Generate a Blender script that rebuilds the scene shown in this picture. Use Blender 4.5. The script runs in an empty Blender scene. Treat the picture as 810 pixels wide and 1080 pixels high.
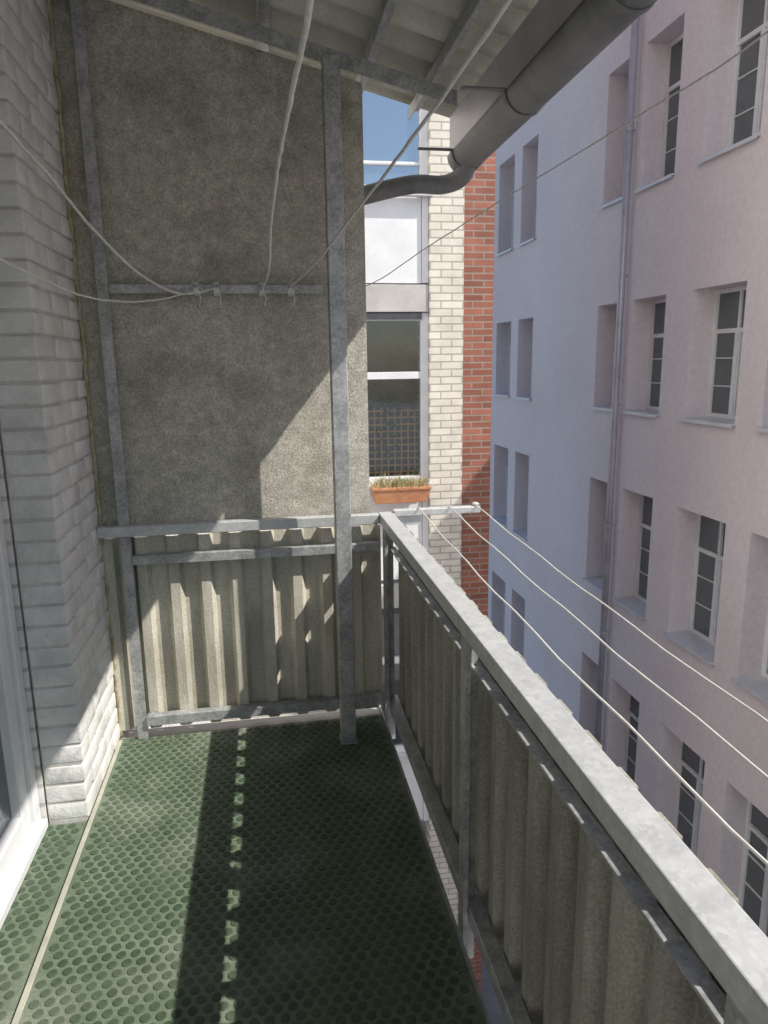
import bpy, bmesh, math, random
from mathutils import Vector, Matrix
random.seed(7)
scene = bpy.context.scene

# ------------------------------------------------------------ helpers
class MB:
    def __init__(s): s.v=[]; s.f=[]
    def box(s,x0,x1,y0,y1,z0,z1):
        n=len(s.v)
        s.v+=[(x0,y0,z0),(x1,y0,z0),(x1,y1,z0),(x0,y1,z0),(x0,y0,z1),(x1,y0,z1),(x1,y1,z1),(x0,y1,z1)]
        s.f+=[tuple(n+i for i in q) for q in ((0,3,2,1),(4,5,6,7),(0,1,5,4),(1,2,6,5),(2,3,7,6),(3,0,4,7))]
        return s
    def quad(s,a,b,c,d):
        n=len(s.v); s.v+=[a,b,c,d]; s.f.append((n,n+1,n+2,n+3)); return s
    def prism(s,poly,axis,a,b):
        def P(p,t):
            return {'x':(t,p[0],p[1]),'y':(p[0],t,p[1]),'z':(p[0],p[1],t)}[axis]
        n=len(s.v); k=len(poly)
        s.v+=[P(p,a) for p in poly]+[P(p,b) for p in poly]
        for i in range(k):
            j=(i+1)%k
            s.f.append((n+i,n+j,n+k+j,n+k+i))
        s.f.append(tuple(n+i for i in range(k))[::-1]); s.f.append(tuple(n+k+i for i in range(k)))
        return s
    def hexa(s,bot,top):
        n=len(s.v); s.v+=list(bot)+list(top)
        s.f+=[tuple(n+i for i in q) for q in ((0,3,2,1),(4,5,6,7),(0,1,5,4),(1,2,6,5),(2,3,7,6),(3,0,4,7))]
        return s
    def tube(s,pts,r,n=10):
        pts=[Vector(p) for p in pts]; rings=[]
        for i,p in enumerate(pts):
            d=(pts[min(i+1,len(pts)-1)]-pts[max(i-1,0)]).normalized()
            up=Vector((0,0,1)) if abs(d.z)<.9 else Vector((0,1,0))
            a=d.cross(up).normalized(); b=d.cross(a).normalized()
            base=len(s.v)
            for k in range(n):
                t=2*math.pi*k/n
                s.v.append(tuple(p+a*math.cos(t)*r+b*math.sin(t)*r))
            rings.append(base)
        for i in range(len(rings)-1):
            for k in range(n):
                k2=(k+1)%n
                s.f.append((rings[i]+k,rings[i]+k2,rings[i+1]+k2,rings[i+1]+k))
        s.f.append(tuple(rings[0]+k for k in range(n))[::-1]); s.f.append(tuple(rings[-1]+k for k in range(n)))
        return s
    def obj(s,name,mat,parent=None,bevel=0,smooth=False,fix=True,seg=1):
        me=bpy.data.meshes.new(name); me.from_pydata(s.v,[],s.f); me.update()
        if fix:
            bm=bmesh.new(); bm.from_mesh(me); bmesh.ops.recalc_face_normals(bm,faces=bm.faces[:]); bm.to_mesh(me); bm.free()
        o=bpy.data.objects.new(name,me); scene.collection.objects.link(o)
        me.materials.append(mat)
        if parent: o.parent=parent
        if smooth:
            for p in me.polygons: p.use_smooth=True
        if bevel:
            m=o.modifiers.new('bevel','BEVEL'); m.width=bevel; m.segments=seg; m.limit_method='ANGLE'; m.angle_limit=math.radians(40)
        return o
def empty(name):
    e=bpy.data.objects.new(name,None); scene.collection.objects.link(e); return e

def smoothpts(pts,n=8,wob=0.0):
    pts=[Vector(p) for p in pts]; out=[]
    P=[pts[0]*2-pts[1]]+pts+[pts[-1]*2-pts[-2]]
    for i in range(1,len(P)-2):
        for k in range(n):
            t=k/n
            q=0.5*((2*P[i])+(-P[i-1]+P[i+1])*t+(2*P[i-1]-5*P[i]+4*P[i+1]-P[i+2])*t*t+(-P[i-1]+3*P[i]-3*P[i+1]+P[i+2])*t**3)
            if wob: q=q+Vector((random.uniform(-wob,wob),0,random.uniform(-wob,wob)))
            out.append(q)
    out.append(pts[-1]); return out

# ------------------------------------------------------------ materials
def pmat(name,c1,c2,scale=4,rough=.8,metal=0,bump=.2,bscale=40,detail=5,c3=None,s3=1.2,stretch=(1,1,1),rvar=.1,spec=.5,bdist=.004,lo=.35,hi=.65,speck=0,sscale=180,pos3=(.5,.72)):
    m=bpy.data.materials.new(name); m.use_nodes=True; nt=m.node_tree; N=nt.nodes; L=nt.links
    b=N['Principled BSDF']; tc=N.new('ShaderNodeTexCoord'); mp=N.new('ShaderNodeMapping'); mp.inputs['Scale'].default_value=stretch
    L.new(tc.outputs['Object'],mp.inputs['Vector'])
    n=N.new('ShaderNodeTexNoise'); n.inputs['Scale'].default_value=scale; n.inputs['Detail'].default_value=detail; n.inputs['Roughness'].default_value=.65
    L.new(mp.outputs[0],n.inputs['Vector'])
    r=N.new('ShaderNodeValToRGB'); r.color_ramp.elements[0].position=lo; r.color_ramp.elements[1].position=hi
    r.color_ramp.elements[0].color=(*c1,1); r.color_ramp.elements[1].color=(*c2,1)
    L.new(n.outputs['Fac'],r.inputs['Fac']); col=r.outputs['Color']
    if c3:
        n3=N.new('ShaderNodeTexNoise'); n3.inputs['Scale'].default_value=s3; n3.inputs['Detail'].default_value=5; n3.inputs['Roughness'].default_value=.6
        L.new(mp.outputs[0],n3.inputs['Vector'])
        r3=N.new('ShaderNodeValToRGB'); r3.color_ramp.elements[0].position=pos3[0]; r3.color_ramp.elements[1].position=pos3[1]
        L.new(n3.outputs['Fac'],r3.inputs['Fac'])
        mx=N.new('ShaderNodeMixRGB'); mx.inputs['Color2'].default_value=(*c3,1)
        L.new(r3.outputs['Color'],mx.inputs['Fac']); L.new(col,mx.inputs['Color1']); col=mx.outputs[0]
    if speck:
        ns=N.new('ShaderNodeTexNoise'); ns.inputs['Scale'].default_value=sscale; ns.inputs['Detail'].default_value=2
        L.new(tc.outputs['Object'],ns.inputs['Vector'])
        ms=N.new('ShaderNodeMapRange'); ms.inputs['From Min'].default_value=.3; ms.inputs['From Max'].default_value=.7
        ms.inputs['To Min'].default_value=1-speck; ms.inputs['To Max'].default_value=1+speck
        L.new(ns.outputs['Fac'],ms.inputs['Value'])
        mm=N.new('ShaderNodeMixRGB'); mm.blend_type='MULTIPLY'; mm.inputs['Fac'].default_value=1
        L.new(col,mm.inputs['Color1']); L.new(ms.outputs[0],mm.inputs['Color2']); col=mm.outputs[0]
    L.new(col,b.inputs['Base Color'])
    b.inputs['Metallic'].default_value=metal; b.inputs['Specular IOR Level'].default_value=spec
    mr=N.new('ShaderNodeMapRange'); mr.inputs['To Min'].default_value=max(0.02,rough-rvar); mr.inputs['To Max'].default_value=min(1,rough+rvar)
    L.new(n.outputs['Fac'],mr.inputs['Value']); L.new(mr.outputs[0],b.inputs['Roughness'])
    if bump:
        nb=N.new('ShaderNodeTexNoise'); nb.inputs['Scale'].default_value=bscale; nb.inputs['Detail'].default_value=3
        L.new(mp.outputs[0],nb.inputs['Vector'])
        bp=N.new('ShaderNodeBump'); bp.inputs['Strength'].default_value=bump; bp.inputs['Distance'].default_value=bdist
        L.new(nb.outputs['Fac'],bp.inputs['Height']); L.new(bp.outputs[0],b.inputs['Normal'])
    return m

def galv(name,base=.42,metal=.55,rough=.45,con=.2):
    m=bpy.data.materials.new(name); m.use_nodes=True; nt=m.node_tree; N=nt.nodes; L=nt.links
    b=N['Principled BSDF']; tc=N.new('ShaderNodeTexCoord')
    v=N.new('ShaderNodeTexVoronoi'); v.inputs['Scale'].default_value=110; L.new(tc.outputs['Object'],v.inputs['Vector'])
    n=N.new('ShaderNodeTexNoise'); n.inputs['Scale'].default_value=14; n.inputs['Detail'].default_value=6; n.inputs['Roughness'].default_value=.7; L.new(tc.outputs['Object'],n.inputs['Vector'])
    mx=N.new('ShaderNodeMixRGB'); mx.inputs['Fac'].default_value=.78; L.new(v.outputs['Color'],mx.inputs['Color1']); L.new(n.outputs['Fac'],mx.inputs['Color2'])
    bw=N.new('ShaderNodeRGBToBW'); L.new(mx.outputs[0],bw.inputs[0])
    r=N.new('ShaderNodeValToRGB'); e=r.color_ramp.elements
    e[0].position=.36; e[0].color=(base*(1-con),base*(1.03-con),base*(1.05-con),1); e[1].position=.64; e[1].color=(base*(1+con),base*(1.02+con),base*(1.02+con),1)
    L.new(bw.outputs[0],r.inputs[0]); L.new(r.outputs[0],b.inputs['Base Color'])
    b.inputs['Metallic'].default_value=metal
    mr=N.new('ShaderNodeMapRange'); mr.inputs['To Min'].default_value=rough-.08; mr.inputs['To Max'].default_value=rough+.15
    L.new(bw.outputs[0],mr.inputs['Value']); L.new(mr.outputs[0],b.inputs['Roughness'])
    bp=N.new('ShaderNodeBump'); bp.inputs['Strength'].default_value=.1; bp.inputs['Distance'].default_value=.002
    L.new(n.outputs['Fac'],bp.inputs['Height']); L.new(bp.outputs[0],b.inputs['Normal'])
    return m

def brickmat(name,axis,c1,c2,mortar,bw=.25,bh=.08,ms=.009,rough=.7,bump=.5):
    m=bpy.data.materials.new(name); m.use_nodes=True; nt=m.node_tree; N=nt.nodes; L=nt.links
    b=N['Principled BSDF']; tc=N.new('ShaderNodeTexCoord'); sp=N.new('ShaderNodeSeparateXYZ'); cb=N.new('ShaderNodeCombineXYZ')
    L.new(tc.outputs['Object'],sp.inputs[0]); L.new(sp.outputs[axis],cb.inputs[0]); L.new(sp.outputs['Z'],cb.inputs[1])
    t=N.new('ShaderNodeTexBrick'); t.inputs['Scale'].default_value=1; t.inputs['Brick Width'].default_value=bw; t.inputs['Row Height'].default_value=bh
    t.inputs['Mortar Size'].default_value=ms; t.inputs['Mortar Smooth'].default_value=.2; t.inputs['Bias'].default_value=0
    t.inputs['Color1'].default_value=(*c1,1); t.inputs['Color2'].default_value=(*c2,1); t.inputs['Mortar'].default_value=(*mortar,1)
    L.new(cb.outputs[0],t.inputs['Vector'])
    n=N.new('ShaderNodeTexNoise'); n.inputs['Scale'].default_value=5; n.inputs['Detail'].default_value=6; L.new(tc.outputs['Object'],n.inputs['Vector'])
    mr=N.new('ShaderNodeMapRange'); mr.inputs['To Min'].default_value=.65; mr.inputs['To Max'].default_value=1.3; L.new(n.outputs['Fac'],mr.inputs['Value'])
    mx=N.new('ShaderNodeMixRGB'); mx.blend_type='MULTIPLY'; mx.inputs['Fac'].default_value=1
    L.new(t.outputs['Color'],mx.inputs['Color1']); L.new(mr.outputs[0],mx.inputs['Color2']); L.new(mx.outputs[0],b.inputs['Base Color'])
    b.inputs['Roughness'].default_value=rough
    bp=N.new('ShaderNodeBump'); bp.invert=True; bp.inputs['Strength'].default_value=bump; bp.inputs['Distance'].default_value=.008
    L.new(t.outputs['Fac'],bp.inputs['Height']); L.new(bp.outputs[0],b.inputs['Normal'])
    return m

def glassmat(name,tint=(.03,.04,.045),gloss=.35,trans=0.0):
    m=bpy.data.materials.new(name); m.use_nodes=True; nt=m.node_tree; N=nt.nodes; L=nt.links
    N.remove(N['Principled BSDF']); out=N['Material Output']
    g=N.new('ShaderNodeBsdfGlossy'); g.inputs['Roughness'].default_value=.02; g.inputs['Color'].default_value=(.9,.95,1,1)
    n=N.new('ShaderNodeTexNoise'); n.inputs['Scale'].default_value=1.1; bp=N.new('ShaderNodeBump'); bp.inputs['Strength'].default_value=.2; bp.inputs['Distance'].default_value=.02
    tc=N.new('ShaderNodeTexCoord'); L.new(tc.outputs['Object'],n.inputs['Vector']); L.new(n.outputs['Fac'],bp.inputs['Height']); L.new(bp.outputs[0],g.inputs['Normal'])
    if trans: d=N.new('ShaderNodeBsdfTransparent'); d.inputs['Color'].default_value=(.86,.88,.88,1)
    else: d=N.new('ShaderNodeBsdfDiffuse'); d.inputs['Color'].default_value=(*tint,1)
    fr=N.new('ShaderNodeFresnel'); fr.inputs['IOR'].default_value=1.5
    ad=N.new('ShaderNodeMath'); ad.operation='ADD'; ad.inputs[1].default_value=gloss; ad.use_clamp=True; L.new(fr.outputs[0],ad.inputs[0])
    mx=N.new('ShaderNodeMixShader'); L.new(ad.outputs[0],mx.inputs[0]); L.new(d.outputs[0],mx.inputs[1]); L.new(g.outputs[0],mx.inputs[2]); L.new(mx.outputs[0],out.inputs['Surface'])
    return m

M_galv=galv('galvanised_steel',.42,.35,.45,.32)
M_galvL=galv('galvanised_rail',.58,.25,.42,.14)
M_zinc=pmat('weathered_zinc',(.15,.155,.16),(.25,.255,.26),6,.6,.2,.15,30,speck=.08,sscale=60)
M_zincL=pmat('zinc_pipe',(.46,.44,.47),(.60,.58,.62),3,.45,.4,.1,30)
M_panel=pmat('fibre_cement',(.41,.392,.335),(.58,.555,.485),22,.92,0,.7,120,7,c3=(.31,.29,.24),s3=3.2,speck=.27,sscale=150,pos3=(.5,.7))
M_corr=pmat('fibre_cement_corrugated',(.50,.475,.395),(.67,.64,.545),9,.92,0,.5,90,7,c3=(.31,.29,.235),s3=3,stretch=(1,1,.35),speck=.2,sscale=140)  # paler copy for the sunlit end, sun brightness put into the colour
M_corrS=pmat('fibre_cement_corrugated_shaded',(.31,.302,.260),(.46,.448,.39),9,.92,0,.5,90,7,c3=(.20,.19,.155),s3=4,stretch=(1,1,.25),speck=.22,sscale=140)  # same sheet for the long side, its shade darkened into the colour
M_roof=pmat('fibre_cement_roof',(.50,.49,.42),(.64,.63,.55),5,.9,0,.3,60,6,c3=(.36,.37,.30),s3=3,speck=.12)
M_rub=pmat('green_rubber',(.125,.165,.115),(.18,.225,.16),6,.5,0,.2,60,6,c3=(.28,.31,.25),s3=2.2,rvar=.12,spec=.2,speck=.15,sscale=120)
M_stud=pmat('green_rubber_studs',(.052,.082,.05),(.088,.128,.08),9,.42,0,.1,60,5,c3=(.16,.19,.14),s3=2.2,rvar=.08,spec=.25)
M_wb=pmat('white_painted_brick',(.72,.72,.70),(.87,.87,.85),9,.65,0,.6,55,6,bdist=.006,c3=(.62,.61,.59),s3=5,speck=.06)
M_mort=pmat('painted_mortar',(.5,.49,.47),(.68,.67,.65),9,.8,0,.5,60)
M_foam=pmat('sealing_foam',(.36,.30,.18),(.6,.53,.38),30,.9,0,.8,60,bdist=.01)
M_white=pmat('white_frame',(.74,.75,.77),(.84,.85,.87),3,.35,0,.03,20)
M_sill=pmat('sill_metal',(.62,.62,.65),(.74,.74,.78),3,.4,.1,.03,20)
M_strip=pmat('edging_strip',(.40,.40,.33),(.52,.51,.43),12,.6,0,.2,60)
M_cord=pmat('clothesline_cord',(.66,.66,.62),(.82,.82,.78),60,.6,0,.1,200)
M_plaster=pmat('pink_plaster',(.805,.725,.745),(.87,.79,.81),.7,.95,0,.6,18,8,c3=(.745,.665,.68),s3=.35,speck=.05,sscale=12)
M_conc=pmat('concrete',(.45,.44,.42),(.58,.57,.54),3,.9,0,.3,40)
M_terr=pmat('terracotta',(.50,.22,.11),(.62,.30,.16),8,.8,0,.2,40)
M_asph=pmat('courtyard_paving',(.28,.28,.27),(.40,.39,.37),1.5,.95,0,.4,20)
M_roofd=pmat('roof_sheet',(.12,.11,.11),(.2,.19,.18),2,.8,0,.2,20)
M_dark=pmat('dark_interior',(.05,.05,.045),(.10,.09,.08),2,.9,0,0)
M_room=pmat('room_interior',(.16,.16,.15),(.28,.27,.25),3,.9,0,0)
M_blind=pmat('blind',(.05,.05,.06),(.09,.09,.1),20,.6,0,0)
M_wood=pmat('trellis_wood',(.55,.34,.14),(.7,.48,.22),20,.8,0,0)
M_leaf=pmat('leaf',(.06,.11,.03),(.13,.2,.06),8,.7,0,0)
M_dry=pmat('dry_plant',(.40,.33,.17),(.6,.52,.30),20,.9,0,0)
M_gl=glassmat('window_glass',(.06,.072,.07),.13)
M_gls=glassmat('sky_glass',(.10,.14,.2),.42)
M_glt=glassmat('clear_glass',gloss=.08,trans=1)
M_fbY=brickmat('cream_brick_y',0,(.72,.68,.59),(.80,.76,.67),(.46,.43,.38),.25,.083)
M_redY=brickmat('red_brick_y',0,(.40,.15,.10),(.24,.09,.06),(.33,.27,.23),.25,.075)
M_redX=brickmat('red_brick_x',1,(.40,.15,.10),(.24,.09,.06),(.33,.27,.23),.25,.075)
M_wbX=brickmat('white_brick_x',1,(.76,.75,.72),(.84,.83,.80),(.55,.54,.52),.25,.077)

# ------------------------------------------------------------ balcony floor
fl=empty('balcony_floor')
MB().box(-.72,.49,-1.6,3.2,-.14,-.004).obj('slab',M_conc,fl)
MB().box(-.716,.488,-1.6,3.12,-.0035,0).obj('rubber_sheet',M_rub,fl)
MB().box(.4905,.498,-1.6,3.2,-.16,.012).obj('edge_channel',M_galv,fl)
def studs(x0,x1,y0,y1,z,name):
    mb=MB(); p=.040; r=.0138; n=14; j=0; y=y0+p/2
    while y<y1-r:
        x=x0+p/2+(p/2 if j%2 else 0)
        while x<x1-r:
            base=len(mb.v)
            for rr,zz in ((r,z-.0005),(r-.0004,z+.0024),(r-.0022,z+.0034)):
                for k in range(n):
                    t=2*math.pi*k/n; mb.v.append((x+rr*math.cos(t),y+rr*math.sin(t),zz))
            for q in (0,1):
                for k in range(n):
                    k2=(k+1)%n; mb.f.append((base+q*n+k,base+q*n+k2,base+(q+1)*n+k2,base+(q+1)*n+k))
            mb.f.append(tuple(base+2*n+k for k in range(n)))
            x+=p
        y+=p*.8; j+=1
    return mb.obj(name,M_stud,fl,fix=False)
studs(-.700,.488,-1.5,3.12,0,'studs')
MB().box(-.90,-.722,.92,2.528,-.14,-.010).obj('threshold_slab',M_conc,fl)
MB().box(-.878,-.722,.92,2.526,-.0095,-.006).obj('threshold_rubber',M_rub,fl)
studs(-.878,-.725,.95,2.52,-.006,'threshold_studs')
MB().box(-.720,-.703,-1.5,3.10,.0005,.006).obj('edging',M_strip,fl,.0015)
mb=MB()
for i in range(260):
    s_=random.random()
    if s_<.5: x=random.uniform(-.70,.48); y=3.12-abs(random.gauss(0,.05))
    elif s_<.8: x=.488-abs(random.gauss(0,.03)); y=random.uniform(.9,3.1)
    else: x=random.uniform(-.69,.48); y=random.uniform(1,3.1)
    r_=random.uniform(.0012,.0035); a=random.uniform(0,6.28); n0=len(mb.v)
    for k in range(4): mb.v.append((x+r_*random.uniform(.6,2)*math.cos(a+k*1.57),y+r_*math.sin(a+k*1.57),.0042+random.uniform(0,.001)))
    mb.f.append((n0,n0+1,n0+2,n0+3))
mb.obj('debris',M_dry,fl,fix=False)

# ------------------------------------------------------------ own building (white painted brick)
own=empty('white_brick_house')
mb=MB(); c=.077; z=-.002; row=0
while z<3.3:
    y=2.53
    first=.115 if row%2 else .24
    while y<3.14:
        l=first if y==2.53 else .24
        y1=min(y+l,3.17)
        jx=random.uniform(-.004,.004); jz=random.uniform(-.002,.002)
        if y1-y>.02: mb.box(-.862+random.uniform(-.001,.001),-.72+jx,y+random.uniform(0,.005),y1-.010,z+.005+jz,z+c-.004+jz)
        y=y1
    z+=c; row+=1
mb.obj('brick_courses',M_wb,own,.006,True,seg=2)
MB().box(-.8635,-.7285,2.536,3.165,-.1,3.35).obj('mortar_core',M_mort,own)
MB().box(-6,-.9,2.53,3.2,-10,14).box(-.9,-.87,2.53,3.2,-10,14).obj('wall_core',M_wbX,own)
MB().box(-6,-.722,3.21,7.99,-10,14).obj('wall_far',M_wbX,own)
MB().box(-.869,-.7225,2.53,3.2,3.36,14).box(-.869,-.7225,2.53,3.2,-10,-.15).obj('wall_pier_outside',M_wbX,own)
MB().box(-6,-.7225,-8,.90,-10,14).obj('wall_near',M_wbX,own)
MB().box(-6,-.7225,.905,2.525,2.75,14).box(-6,-.7225,.905,2.525,-10,-.15).obj('wall_above_and_below_door',M_wbX,own)
MB().box(-5.5,-5.4,.905,2.525,-.1,2.74).obj('room_back_wall',M_dark,own)
dr=empty('balcony_door')
def frame_x(x0,x1,y0,y1,z0,z1,w,mb):
    mb.box(x0,x1,y0,y0+w,z0,z1).box(x0,x1,y1-w,y1,z0,z1).box(x0,x1,y0+w,y1-w,z0,z0+w).box(x0,x1,y0+w,y1-w,z1-w,z1); return mb
frame_x(-.95,-.885,.91,2.524,.0,2.74,.05,MB()).obj('outer_frame',M_white,dr,.004)
frame_x(-.965,-.90,1.72,2.47,.052,2.68,.075,MB()).obj('sash',M_white,dr,.006)
frame_x(-.965,-.90,.965,1.714,.052,2.68,.075,MB()).obj('sash_2',M_white,dr,.006)
MB().box(-.94,-.935,1.04,2.395,.127,2.6).obj('glass',M_gl,dr)
MB().box(-.884,-.862,.92,2.52,-.004,.03).obj('sill',M_white,dr,.003)

mb=MB()
pts=[]; z=0
while z<3.1:
    pts.append((-.714+random.uniform(-.004,.004),3.134+random.uniform(-.004,.004),z)); z+=.04
mb.tube(pts,.009,8).obj('sealing_foam_joint',M_foam,own,smooth=True)

# ------------------------------------------------------------ privacy screen at end
scr=empty('privacy_screen')
hr=lambda x:2.89-.25*x
MB().prism([(-.715,.962),(.456,.962),(.456,hr(.456)),(-.715,hr(-.715))],'y',3.150,3.160).obj('flat_panel',M_panel,scr)
def corr(axis,a0,a1,inn,outr,z0,z1,mat,parent,per=.128,th=.006,name='corrugated_panel'):
    pts=[]; a=a0
    pat=[(0,inn),(.30,inn),(.42,outr),(.88,outr)]
    while a<a1:
        for t,h in pat:
            if a+t*per<=a1: pts.append((a+t*per,h))
        a+=per
    mb=MB(); n=len(pts)
    for (s,h) in pts:
        for zz in (z0,z1):
            for hh in (h,h+th):
                mb.v.append((s,hh,zz) if axis=='x' else (hh,s,zz))
    for i in range(n-1):
        b=i*4; d=(i+1)*4
        mb.f+=[(b,d,d+2,b+2),(b+1,b+3,d+3,d+1),(b,b+1,d+1,d),(b+2,d+2,d+3,b+3)]
    return mb.obj(name,mat,parent)
corr('x',-.715,.53,3.128,3.163,.035,.935,M_corr,scr,per=.135)
mb=MB()
mb.box(-.635,-.590,3.095,3.100,.0,3.03).box(-.635,-.630,3.101,3.145,.0,3.03)
mb.box(-.589,.268,3.100,3.105,1.95,1.985).box(-.589,.268,3.106,3.145,1.98,1.985)
mb.obj('steel_frame',M_galv,scr,.0012)
MB().box(-.718,.486,3.065,3.110,.955,1.0).obj('top_rail',M_galvL,scr,.003)
mb=MB()
mb.box(-.588,.486,3.080,3.085,.825,.865).box(-.588,.486,3.086,3.124,.860,.865)
mb.box(-.588,.486,3.080,3.085,.07,.115).box(-.588,.486,3.086,3.124,.11,.115)
mb.obj('cross_rails',M_galv,scr,.0012)
post=empty('steel_post')
MB().box(.272,.338,2.885,2.945,.004,2.775).obj('shaft',M_galv,post,.004,seg=2)
MB().box(.268,.345,2.87,2.96,.0025,.010).obj('base_plate',M_galv,post,.001)

# ------------------------------------------------------------ railing on the long side
rl=empty('balcony_railing')
MB().box(.488,.552,-1.6,3.112,.955,1.002).obj('top_rail',M_galvL,rl,.003,seg=2)
MB().box(.5465,.5512,-1.6,3.112,.922,.9545).obj('added_sun_lip',M_galvL,rl)  # added lip under the rail, shapes the sun dashes on the floor
mb=MB()
mb.box(.526,.558,-1.6,3.06,.845,.850).box(.5535,.5585,-1.6,3.06,.800,.8445)
mb.box(.515,.558,-1.6,3.06,.12,.125).box(.515,.520,-1.6,3.06,.074,.1195)
mb.obj('mid_and_bottom_rail',M_galv,rl,.0012)
mb=MB()
for y in (3.06,1.76,.62,-.6):
    mb.box(.4985,.5145,y-.05,y,-.15,.954).box(.5148,.546,y-.006,y-.001,-.1,.954)
mb.obj('posts',M_galv,rl,.0012)
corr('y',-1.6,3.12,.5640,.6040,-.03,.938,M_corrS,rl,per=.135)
mb=MB()
for y in [i*.54-.5 for i in range(7)]:
    for zz in (.825,.098): mb.tube([(.543,y,zz),(.5535,y,zz)],.008,6)
mb.obj('bolts',M_zincL,rl)
for y in (3.085,-.75):
    b=empty('clothesline_bracket')
    MB().box(.553,.955,y-.02,y+.02,.985,1.015).box(.925,.95,y-.018,y+.018,1.016,1.03).obj('arm',M_galvL,b,.003)
    MB().box(.562,.68,y-.0035,y+.0035,.941,.984).obj('gusset',M_galvL,b)
for x in (.665,.81,.935):
    pts=[]
    for i in range(25):
        t=i/24; y=3.085-t*3.835; pts.append((x+.004*math.sin(i*1.7),y,1.02-.05*4*t*(1-t)))
    MB().tube(pts,.0027,8).obj('clothesline',M_cord,smooth=True)

# ------------------------------------------------------------ overhead cords
def cord(pts,r,wob=.0012):
    MB().tube(smoothpts(pts,8,wob),r,8).obj('clothesline',M_cord,smooth=True)
cord([(-.17,3.085,1.972),(-.25,3.08,1.95),(-.338,3.05,1.952),(-.42,2.75,1.99),(-.491,2.4,2.08),(-.505,2.05,2.135),(-.516,1.7,2.17),(-.54,1.0,2.24),(-.56,0,2.3)],.0045)
cord([(-.25,3.085,1.96),(-.35,3.05,1.93),(-.43,2.7,1.885),(-.487,2.3,1.863),(-.50,1.95,1.867),(-.512,1.6,1.882),(-.53,1,1.93),(-.56,0,2.05)],.003)
cord([(.012,3.085,1.975),(.017,3.03,1.963),(.04,2.6,1.985),(.042,2.1,2.03),(.05,1.6,2.054),(.06,1.25,2.058),(.073,.9,2.063),(.08,.3,2.1),(.08,-.5,2.15)],.0042)
cord([(.125,3.085,1.98),(.132,3.05,1.975),(.21,2.5,2.01),(.275,2.0,2.07),(.316,1.6,2.102),(.324,.95,2.104),(.33,.2,2.15),(.33,-.5,2.2)],.0036)
cord([(.13,3.085,1.975),(.26,2.98,1.945),(.425,2.85,1.96),(.58,2.5,2.05),(.70,2.1,2.115),(.741,1.9,2.135),(.768,1.4,2.14),(.778,1.1,2.144),(.79,.3,2.2),(.8,-.5,2.25)],.0018,.001)
mb=MB()
for x in (-.25,-.17,.012,.13):
    for k in range(3):
        xx=x+k*.007-.007
        mb.tube([(xx+.001,3.094+.012*math.cos(t)*1.3-.0,1.967+.026*math.sin(t)) for t in [i*math.pi/4 for i in range(9)]],.0035,6)
    mb.tube(smoothpts([(x+.01,3.085,1.965),(x+.018,3.075,1.93),(x+.012,3.08,1.90)],4),.0022,6)
mb.obj('cord_knot',M_cord,smooth=True)

# ------------------------------------------------------------ roof
rf=empty('balcony_roof')
H=lambda x:2.955-.25*x
mb=MB(); per=.177; y0,y1=-1.6,3.42; ny=int((y1-y0)/per*10); xs=[-.715,-.2,.3,.935]
for i in range(ny+1):
    y=y0+(y1-y0)*i/ny; dz=.024*math.cos(2*math.pi*y/per)
    for x in xs:
        mb.v.append((x,y,H(x)+dz+.024))
for i in range(ny):
    for k in range(3):
        a=i*4+k; mb.f.append((a,a+1,a+5,a+4))
o=mb.obj('corrugated_sheets',M_roof,rf,smooth=True); s=o.modifiers.new('s','SOLIDIFY'); s.thickness=.007; s.offset=1
mb=MB()
for x in (.045,.45,.70):
    zt=H(x)-.004
    mb.box(x-.002,x+.003,-1.6,3.40,zt-.052,zt-.001).box(x+.0035,x+.045,-1.6,3.40,zt-.017,zt-.012)
mb.obj('purlins',M_galv,rf,.0012)
mb=MB()
for yb in (2.95,.2):
    def rb(xa,xb,ya,yb2,lo,hi):
        mb.hexa([(xa,ya,H(xa)+lo),(xb,ya,H(xb)+lo),(xb,yb2,H(xb)+lo),(xa,yb2,H(xa)+lo)],[(xa,ya,H(xa)+hi),(xb,ya,H(xb)+hi),(xb,yb2,H(xb)+hi),(xa,yb2,H(xa)+hi)])
    rb(-.715,.80,yb,yb+.006,-.115,-.058); rb(-.715,.80,yb+.0065,yb+.055,-.064,-.058)
mb.obj('rafters',M_galv,rf,.0012)

# ------------------------------------------------------------ gutter
gt=empty('rain_gutter')
cx,R=.950,.076
def gz(y): return 2.605-(y+1.5)*.006
mb=MB(); n=16; ys=[-1.6,.2,1.8,3.38]
for y in ys:
    for k in range(n+1):
        t=math.pi+math.pi*k/n
        mb.v.append((cx+R*math.cos(t),y,gz(y)+R*math.sin(t)))
    for k in range(7):
        t=k/6*2*math.pi-math.pi
        mb.v.append((cx+R+.008+.008*math.cos(t),y,gz(y)+.008*math.sin(t)))
m_=n+1+7
for i in range(3):
    for k in range(m_-1):
        a=i*m_+k; mb.f.append((a,a+1,a+m_+1,a+m_))
o=mb.obj('channel',M_zinc,gt,smooth=True); s=o.modifiers.new('s','SOLIDIFY'); s.thickness=.002; s.offset=0
MB().box(.882,.885,-1.6,3.375,2.575,2.733).obj('added_sun_stop',M_zincL,gt)  # added plate, stops sun leaking between roof edge and gutter
mb=MB()
y=3.383; mb.prism([(cx+(R+.001)*math.cos(math.pi+math.pi*k/n),gz(y)+(R+.001)*math.sin(math.pi+math.pi*k/n)) for k in range(n+1)],'y',3.3805,3.384)
mb.obj('end_cap',M_zinc,gt)
mb=MB()
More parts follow.
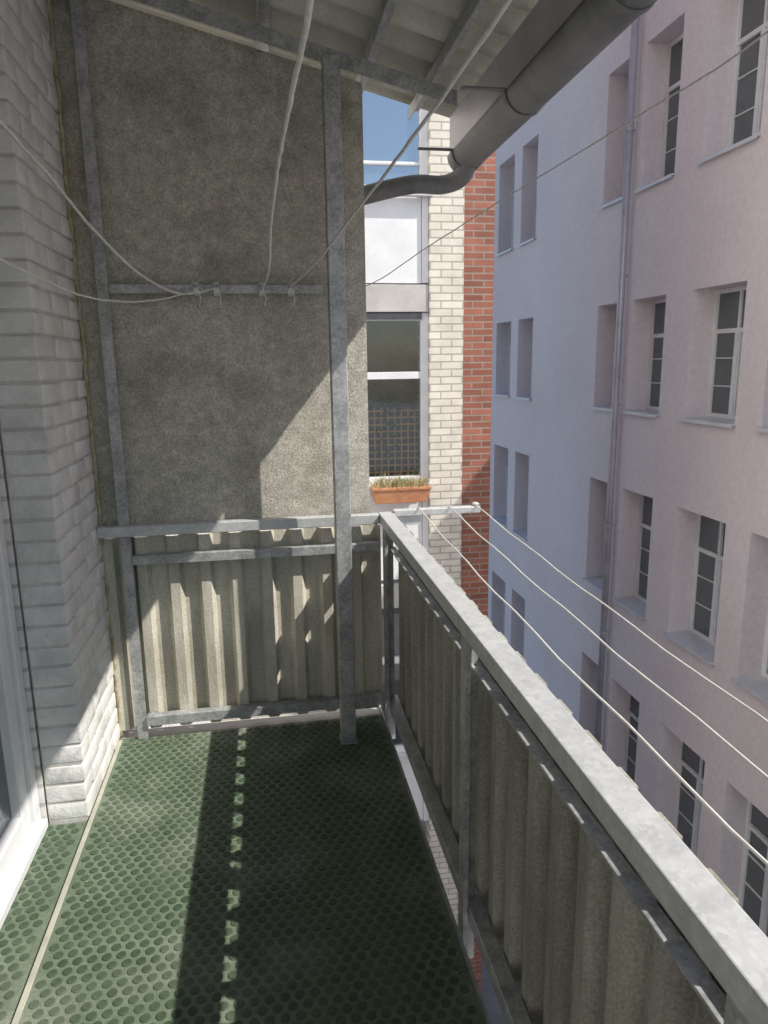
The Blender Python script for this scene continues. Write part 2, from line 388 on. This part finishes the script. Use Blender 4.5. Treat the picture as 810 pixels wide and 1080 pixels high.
for y in (.3,1.05,1.85,2.6,3.3):
    Ro=R+.006; Ri=R+.002
    poly=[(cx+Ro*math.cos(math.pi*(1+k/n)),gz(y)+Ro*math.sin(math.pi*(1+k/n))) for k in range(n+1)]+[(cx+Ri*math.cos(math.pi*(2-k/n)),gz(y)+Ri*math.sin(math.pi*(2-k/n))) for k in range(n+1)]
    for k in range(n):
        a=poly[k]; b=poly[k+1]; c2=poly[2*n+1-k-1]; d=poly[2*n+1-k]
        mb.prism([a,b,c2,d],'y',y-.014,y+.014)
    mb.box(.72,cx-R+.0,y-.012,y+.012,gz(y)+.0,gz(y)+.006)
mb.obj('brackets',M_zinc,gt)
MB().tube(smoothpts([(.945,3.26,2.555),(.935,3.35,2.485),(.86,3.42,2.462),(.72,3.43,2.462),(.5,3.43,2.412),(.1,3.43,2.30),(-.7,3.43,2.12)],6),.041,16).obj('outlet_pipe',M_zinc,gt,smooth=True)

# ------------------------------------------------------------ pink plaster building on the right
pk=empty('pink_plaster_building')
X=6.0; D=.40
cols=[(6.8,7.85),(8.35,9.5),(10.18,11.17),(11.6,12.4),(15.55,16.5),(17.0,18.1),(21.2,22.2),(22.7,23.7)]
rows=[(-6.1,-4.0),(-2.5,-.5),(.8,2.6),(4.25,6.35),(7.8,9.9)]
ye=6.4; yf=27; zt=12.2; zb=-10
yb=[ye]+[v for c_ in cols for v in c_]+[yf]
zbk=[zb]+[v for r_ in rows for v in r_]+[zt]
mb=MB()
for i in range(len(yb)-1):
    for j in range(len(zbk)-1):
        if i%2==1 and j%2==1: continue
        mb.quad((X,yb[i],zbk[j]),(X,yb[i+1],zbk[j]),(X,yb[i+1],zbk[j+1]),(X,yb[i],zbk[j+1]))
for (a,b) in cols:
    for (p,q) in rows:
        mb.quad((X,a,p),(X+D,a,p),(X+D,a,q),(X,a,q)); mb.quad((X,b,p),(X+D,b,p),(X+D,b,q),(X,b,q))
        mb.quad((X,a,p),(X+D,a,p),(X+D,b,p),(X,b,p)); mb.quad((X,a,q),(X+D,a,q),(X+D,b,q),(X,b,q))
mb.quad((X,ye,zb),(X+8,ye,zb),(X+8,ye,zt),(X,ye,zt)); mb.quad((X+8,ye,zb),(X+8,yf,zb),(X+8,yf,zt),(X+8,ye,zt))
mb.quad((X,yf,zb),(X+8,yf,zb),(X+8,yf,zt),(X,yf,zt))
mb.obj('facade',M_plaster,pk,fix=False)
MB().box(X-.15,X+8.1,ye-.1,yf+.1,zt+.003,zt+.2).obj('roof',M_roofd,pk)
fr=MB(); gl=MB(); si=MB()
for ci,(a,b) in enumerate(cols):
    for ri,(p,q) in enumerate(rows):
        x0=X+D-.06; x1=X+D-.01; w=.06; mid=(a+b)/2
        frame_x(x0,x1,a+.005,b-.005,p+.03,q-.005,w,fr)
        tz=p+(q-p)*.68
        fr.box(x0-.01,x1,a+w,b-w,tz-.03,tz+.03)
        fr.box(x0-.012,x1-.001,mid-.035,mid+.035,p+w+.03,tz-.031).box(x0-.002,x1-.001,mid-.02,mid+.02,tz+.031,q-w-.006)
        for (c0,c1) in ((a+w,mid-.035),(mid+.035,b-w)):
            for t in (.33,.66):
                zz=p+w+.03+(tz-p-w)*t
                fr.box(x0+.012,x1-.012,c0,c1,zz-.008,zz+.008)
            fr.box(x0+.004,x1-.016,c0,c0+.03,p+w+.031,tz-.031).box(x0+.004,x1-.016,c1-.03,c1,p+w+.031,tz-.031)
        for (c0,c1) in ((a,mid),(mid,b)):
            e1=random.uniform(-.012,.012); e2=random.uniform(-.006,.006)
            gl.quad((x1-.02,c0,p),(x1-.02+e2,c0,q),(x1-.02+e1+e2,c1,q),(x1-.02+e1,c1,p))
        si.hexa([(X-.06,a-.03,p+.000),(X+D-.07,a+.006,p+.004),(X+D-.07,b-.006,p+.004),(X-.06,b+.03,p+.0)],[(X-.06,a-.03,p+.02),(X+D-.07,a+.006,p+.035),(X+D-.07,b-.006,p+.035),(X-.06,b+.03,p+.02)])
        si.box(X-.062,X-.058,a-.03,b+.03,p-.03,p+.019)
fr.obj('window_frames',M_white,pk); gl.obj('window_glass',M_gl,pk,fix=False); si.obj('window_sills',M_sill,pk)
MB().box(X+.001,X+8,-9,6.398,-10,4.8).obj('lower_wing',M_plaster,pk)
dp=empty('downpipe')
MB().tube([(X-.09,11.4,-9.9),(X-.09,11.4,12.1)],.058,16).obj('pipe',M_zincL,dp,smooth=True)
mb=MB()
for zz in (-7.8,-5.4,-3.2,-1.2,.9,3.0,5.2,7.4,9.6):
    mb.tube([(X-.09,11.4,zz-.02),(X-.09,11.4,zz+.02)],.066,16); mb.box(X-.03,X+.01,11.385,11.415,zz-.012,zz+.012)
mb.obj('clamps',M_zincL,dp)

# ------------------------------------------------------------ far building (cream + red brick)
fb=empty('brick_apartment_building')
Y=8.0
MB().box(1.87,2.26,Y,Y+.6,-10,14).obj('cream_pier',M_fbY,fb)
MB().box(-6,.85,Y,Y+.6,-10,14).obj('cream_wall',M_fbY,fb)
MB().box(2.262,2.615,Y+.03,Y+4,-10,14).obj('red_brick_wall',M_redX,fb)
MB().box(2.262,2.612,Y+.022,Y+.0295,-10,14).obj('red_brick_front',M_redY,fb)
for z0,top,sp in ((-6.7,-4.9,-7.6),(-3.2,-1.4,-4.2),(.27,2.05,-.9),(3.44,5.6,2.52),(7.0,9.2,6.1),(10.6,12.8,9.7)):
    w0,w1=.85,1.87
    base=z0
    MB().box(w0+.001,w1-.001,Y+.02,Y+.3,top+.16,top+.45).obj('lintel',M_conc,fb,.004)
    fr=MB()
    def fy(mb,xa,xb,ya,yb_,za,zb_,w):
        mb.box(xa,xa+w,ya,yb_,za,zb_).box(xb-w,xb,ya,yb_,za,zb_).box(xa+w,xb-w,ya,yb_,za,za+w).box(xa+w,xb-w,ya,yb_,zb_-w,zb_)
    fy(fr,w0,w1,Y+.06,Y+.15,base,top+.155,.085)
    tz=base+(top-base)*.70
    isup=z0>3
    fr.box(w0+.085,w1-.085,Y+.065,Y+.149,tz-.04,tz+.04)
    if isup: fr.box(w0+.085,w1-.085,Y+.08,Y+.149,base+.30,base+.33)
    fr.obj('window_frame',M_white,fb,.004)
    MB().quad((w0,Y+.12,base),(w1,Y+.12,base),(w1,Y+.12,top+.15),(w0,Y+.12,top+.15)).obj('window_pane',M_gls if isup else M_glt,fb,fix=False)
    MB().box(w0+.001,w1-.075,Y+.07,Y+.2,sp,base-.003).obj('spandrel_panel',M_white,fb,.004)
    MB().box(w1-.07,w1-.001,Y+.05,Y+.2,sp,base-.003).obj('spandrel_frame',M_white,fb,.004)
    MB().box(w0+.002,w1+.03,Y-.03,Y+.0495,base-.03,base+.01).obj('window_sill',M_sill,fb,.003)
    if not isup: MB().box(w0+.08,w1-.08,Y+.03,Y+.055,top+.08,top+.155).obj('roller_blind',M_blind,fb)
    MB().quad((w0,Y+1.0,base-.5),(w1+.3,Y+1.0,base-.5),(w1+.3,Y+1.0,top+.4),(w0,Y+1.0,top+.4)).obj('room_back',M_room,fb,fix=False)
    MB().box(w0,w1,Y+.201,Y+.99,base-.2,base-.1).obj('room_floor',M_room,fb)
tr=empty('trellis'); mb=MB()
for i in range(9): mb.box(1.1+i*.08,1.118+i*.08,Y+.25,Y+.26,.35,1.15)
for i in range(10): mb.box(1.08,1.80,Y+.238,Y+.248,.38+i*.08,.398+i*.08)
mb.obj('lattice',M_wood,tr)
def leaves(name,cx,cy,cz,sx,sy,sz,n,size,mat,parent=None):
    mb=MB()
    for i in range(n):
        p=Vector((random.gauss(0,.45)*sx+cx,random.gauss(0,.45)*sy+cy,random.uniform(-1,1)*sz+cz))
        a=Vector((random.uniform(-1,1),random.uniform(-1,1),random.uniform(-1,1))).normalized(); b=a.orthogonal().normalized()
        s=size*random.uniform(.6,1.3)
        n0=len(mb.v); mb.v+=[tuple(p-a*s),tuple(p+b*s*.5),tuple(p+a*s),tuple(p-b*s*.5)]; mb.f.append((n0,n0+1,n0+2,n0+3))
    return mb.obj(name,mat,parent,fix=False)
leaves('climbing_plant',1.5,Y+.22,1.3,.40,.03,.75,150,.035,M_leaf)
fbx=empty('flower_box')
MB().hexa([(1.20,Y-.19,.09),(1.80,Y-.19,.09),(1.80,Y-.05,.09),(1.20,Y-.05,.09)],[(1.17,Y-.22,.26),(1.83,Y-.22,.26),(1.83,Y-.03,.26),(1.17,Y-.03,.26)]).obj('box',M_terr,fbx,.006)
MB().box(1.16,1.84,Y-.228,Y-.022,.245,.275).obj('rim',M_terr,fbx,.004)
mb=MB()
for i in range(420):
    x=random.uniform(1.18,1.82); y=random.uniform(Y-.22,Y-.05); h=random.uniform(.04,.15)*(1 if random.random()<.8 else 1.4)
    dx=random.uniform(-.07,.07); dy=random.uniform(-.10,.04)
    n0=len(mb.v); mb.v+=[(x-.006,y,.26),(x+.006,y,.26),(x+dx,y+dy,.27+h)]; mb.f.append((n0,n0+1,n0+2))
mb.obj('dry_plants',M_dry,fbx,fix=False)
leaves('leaves',1.5,Y-.13,.32,.3,.07,.04,90,.02,M_leaf,fbx)

MB().quad((-200,-200,-10.004),(200,-200,-10.004),(200,200,-10.004),(-200,200,-10.004)).obj('courtyard_ground',M_asph,fix=False)

# ------------------------------------------------------------ light
sv=Vector((.8,-.45,1)).normalized()
el=math.asin(sv.z); rot=math.atan2(sv.x,sv.y)
w=bpy.data.worlds.new('World'); scene.world=w; w.use_nodes=True; nt=w.node_tree
bg=nt.nodes['Background']; sk=nt.nodes.new('ShaderNodeTexSky'); sk.sky_type='NISHITA'; sk.sun_disc=False
sk.sun_elevation=el; sk.sun_rotation=rot; nt.links.new(sk.outputs[0],bg.inputs[0]); bg.inputs[1].default_value=.15
sd=bpy.data.lights.new('sun','SUN'); sd.energy=5; sd.angle=math.radians(.5); sd.color=(1,.95,.87)
so=bpy.data.objects.new('sun',sd); scene.collection.objects.link(so); so.rotation_euler=sv.to_track_quat('Z','Y').to_euler()
scene.view_settings.view_transform='Standard'; scene.view_settings.look='None'; scene.view_settings.exposure=0

# ------------------------------------------------------------ camera
yaw,pit,r=math.radians(9.4),math.radians(11.9),math.radians(.8)
F=Vector((math.sin(yaw)*math.cos(pit),math.cos(yaw)*math.cos(pit),-math.sin(pit)))
Rr=Vector((math.cos(yaw),-math.sin(yaw),0)); U=Rr.cross(F)
R2=Rr*math.cos(r)-U*math.sin(r); U2=U*math.cos(r)+Rr*math.sin(r)
cd=bpy.data.cameras.new('camera'); co=bpy.data.objects.new('camera',cd); scene.collection.objects.link(co)
mtx=Matrix((R2,U2,-F)).transposed().to_4x4(); mtx.translation=Vector((0,0,1.665)); co.matrix_world=mtx
cd.sensor_fit='HORIZONTAL'; cd.sensor_width=36; cd.lens=36*749/810; cd.clip_start=.02; cd.clip_end=1000
scene.camera=co
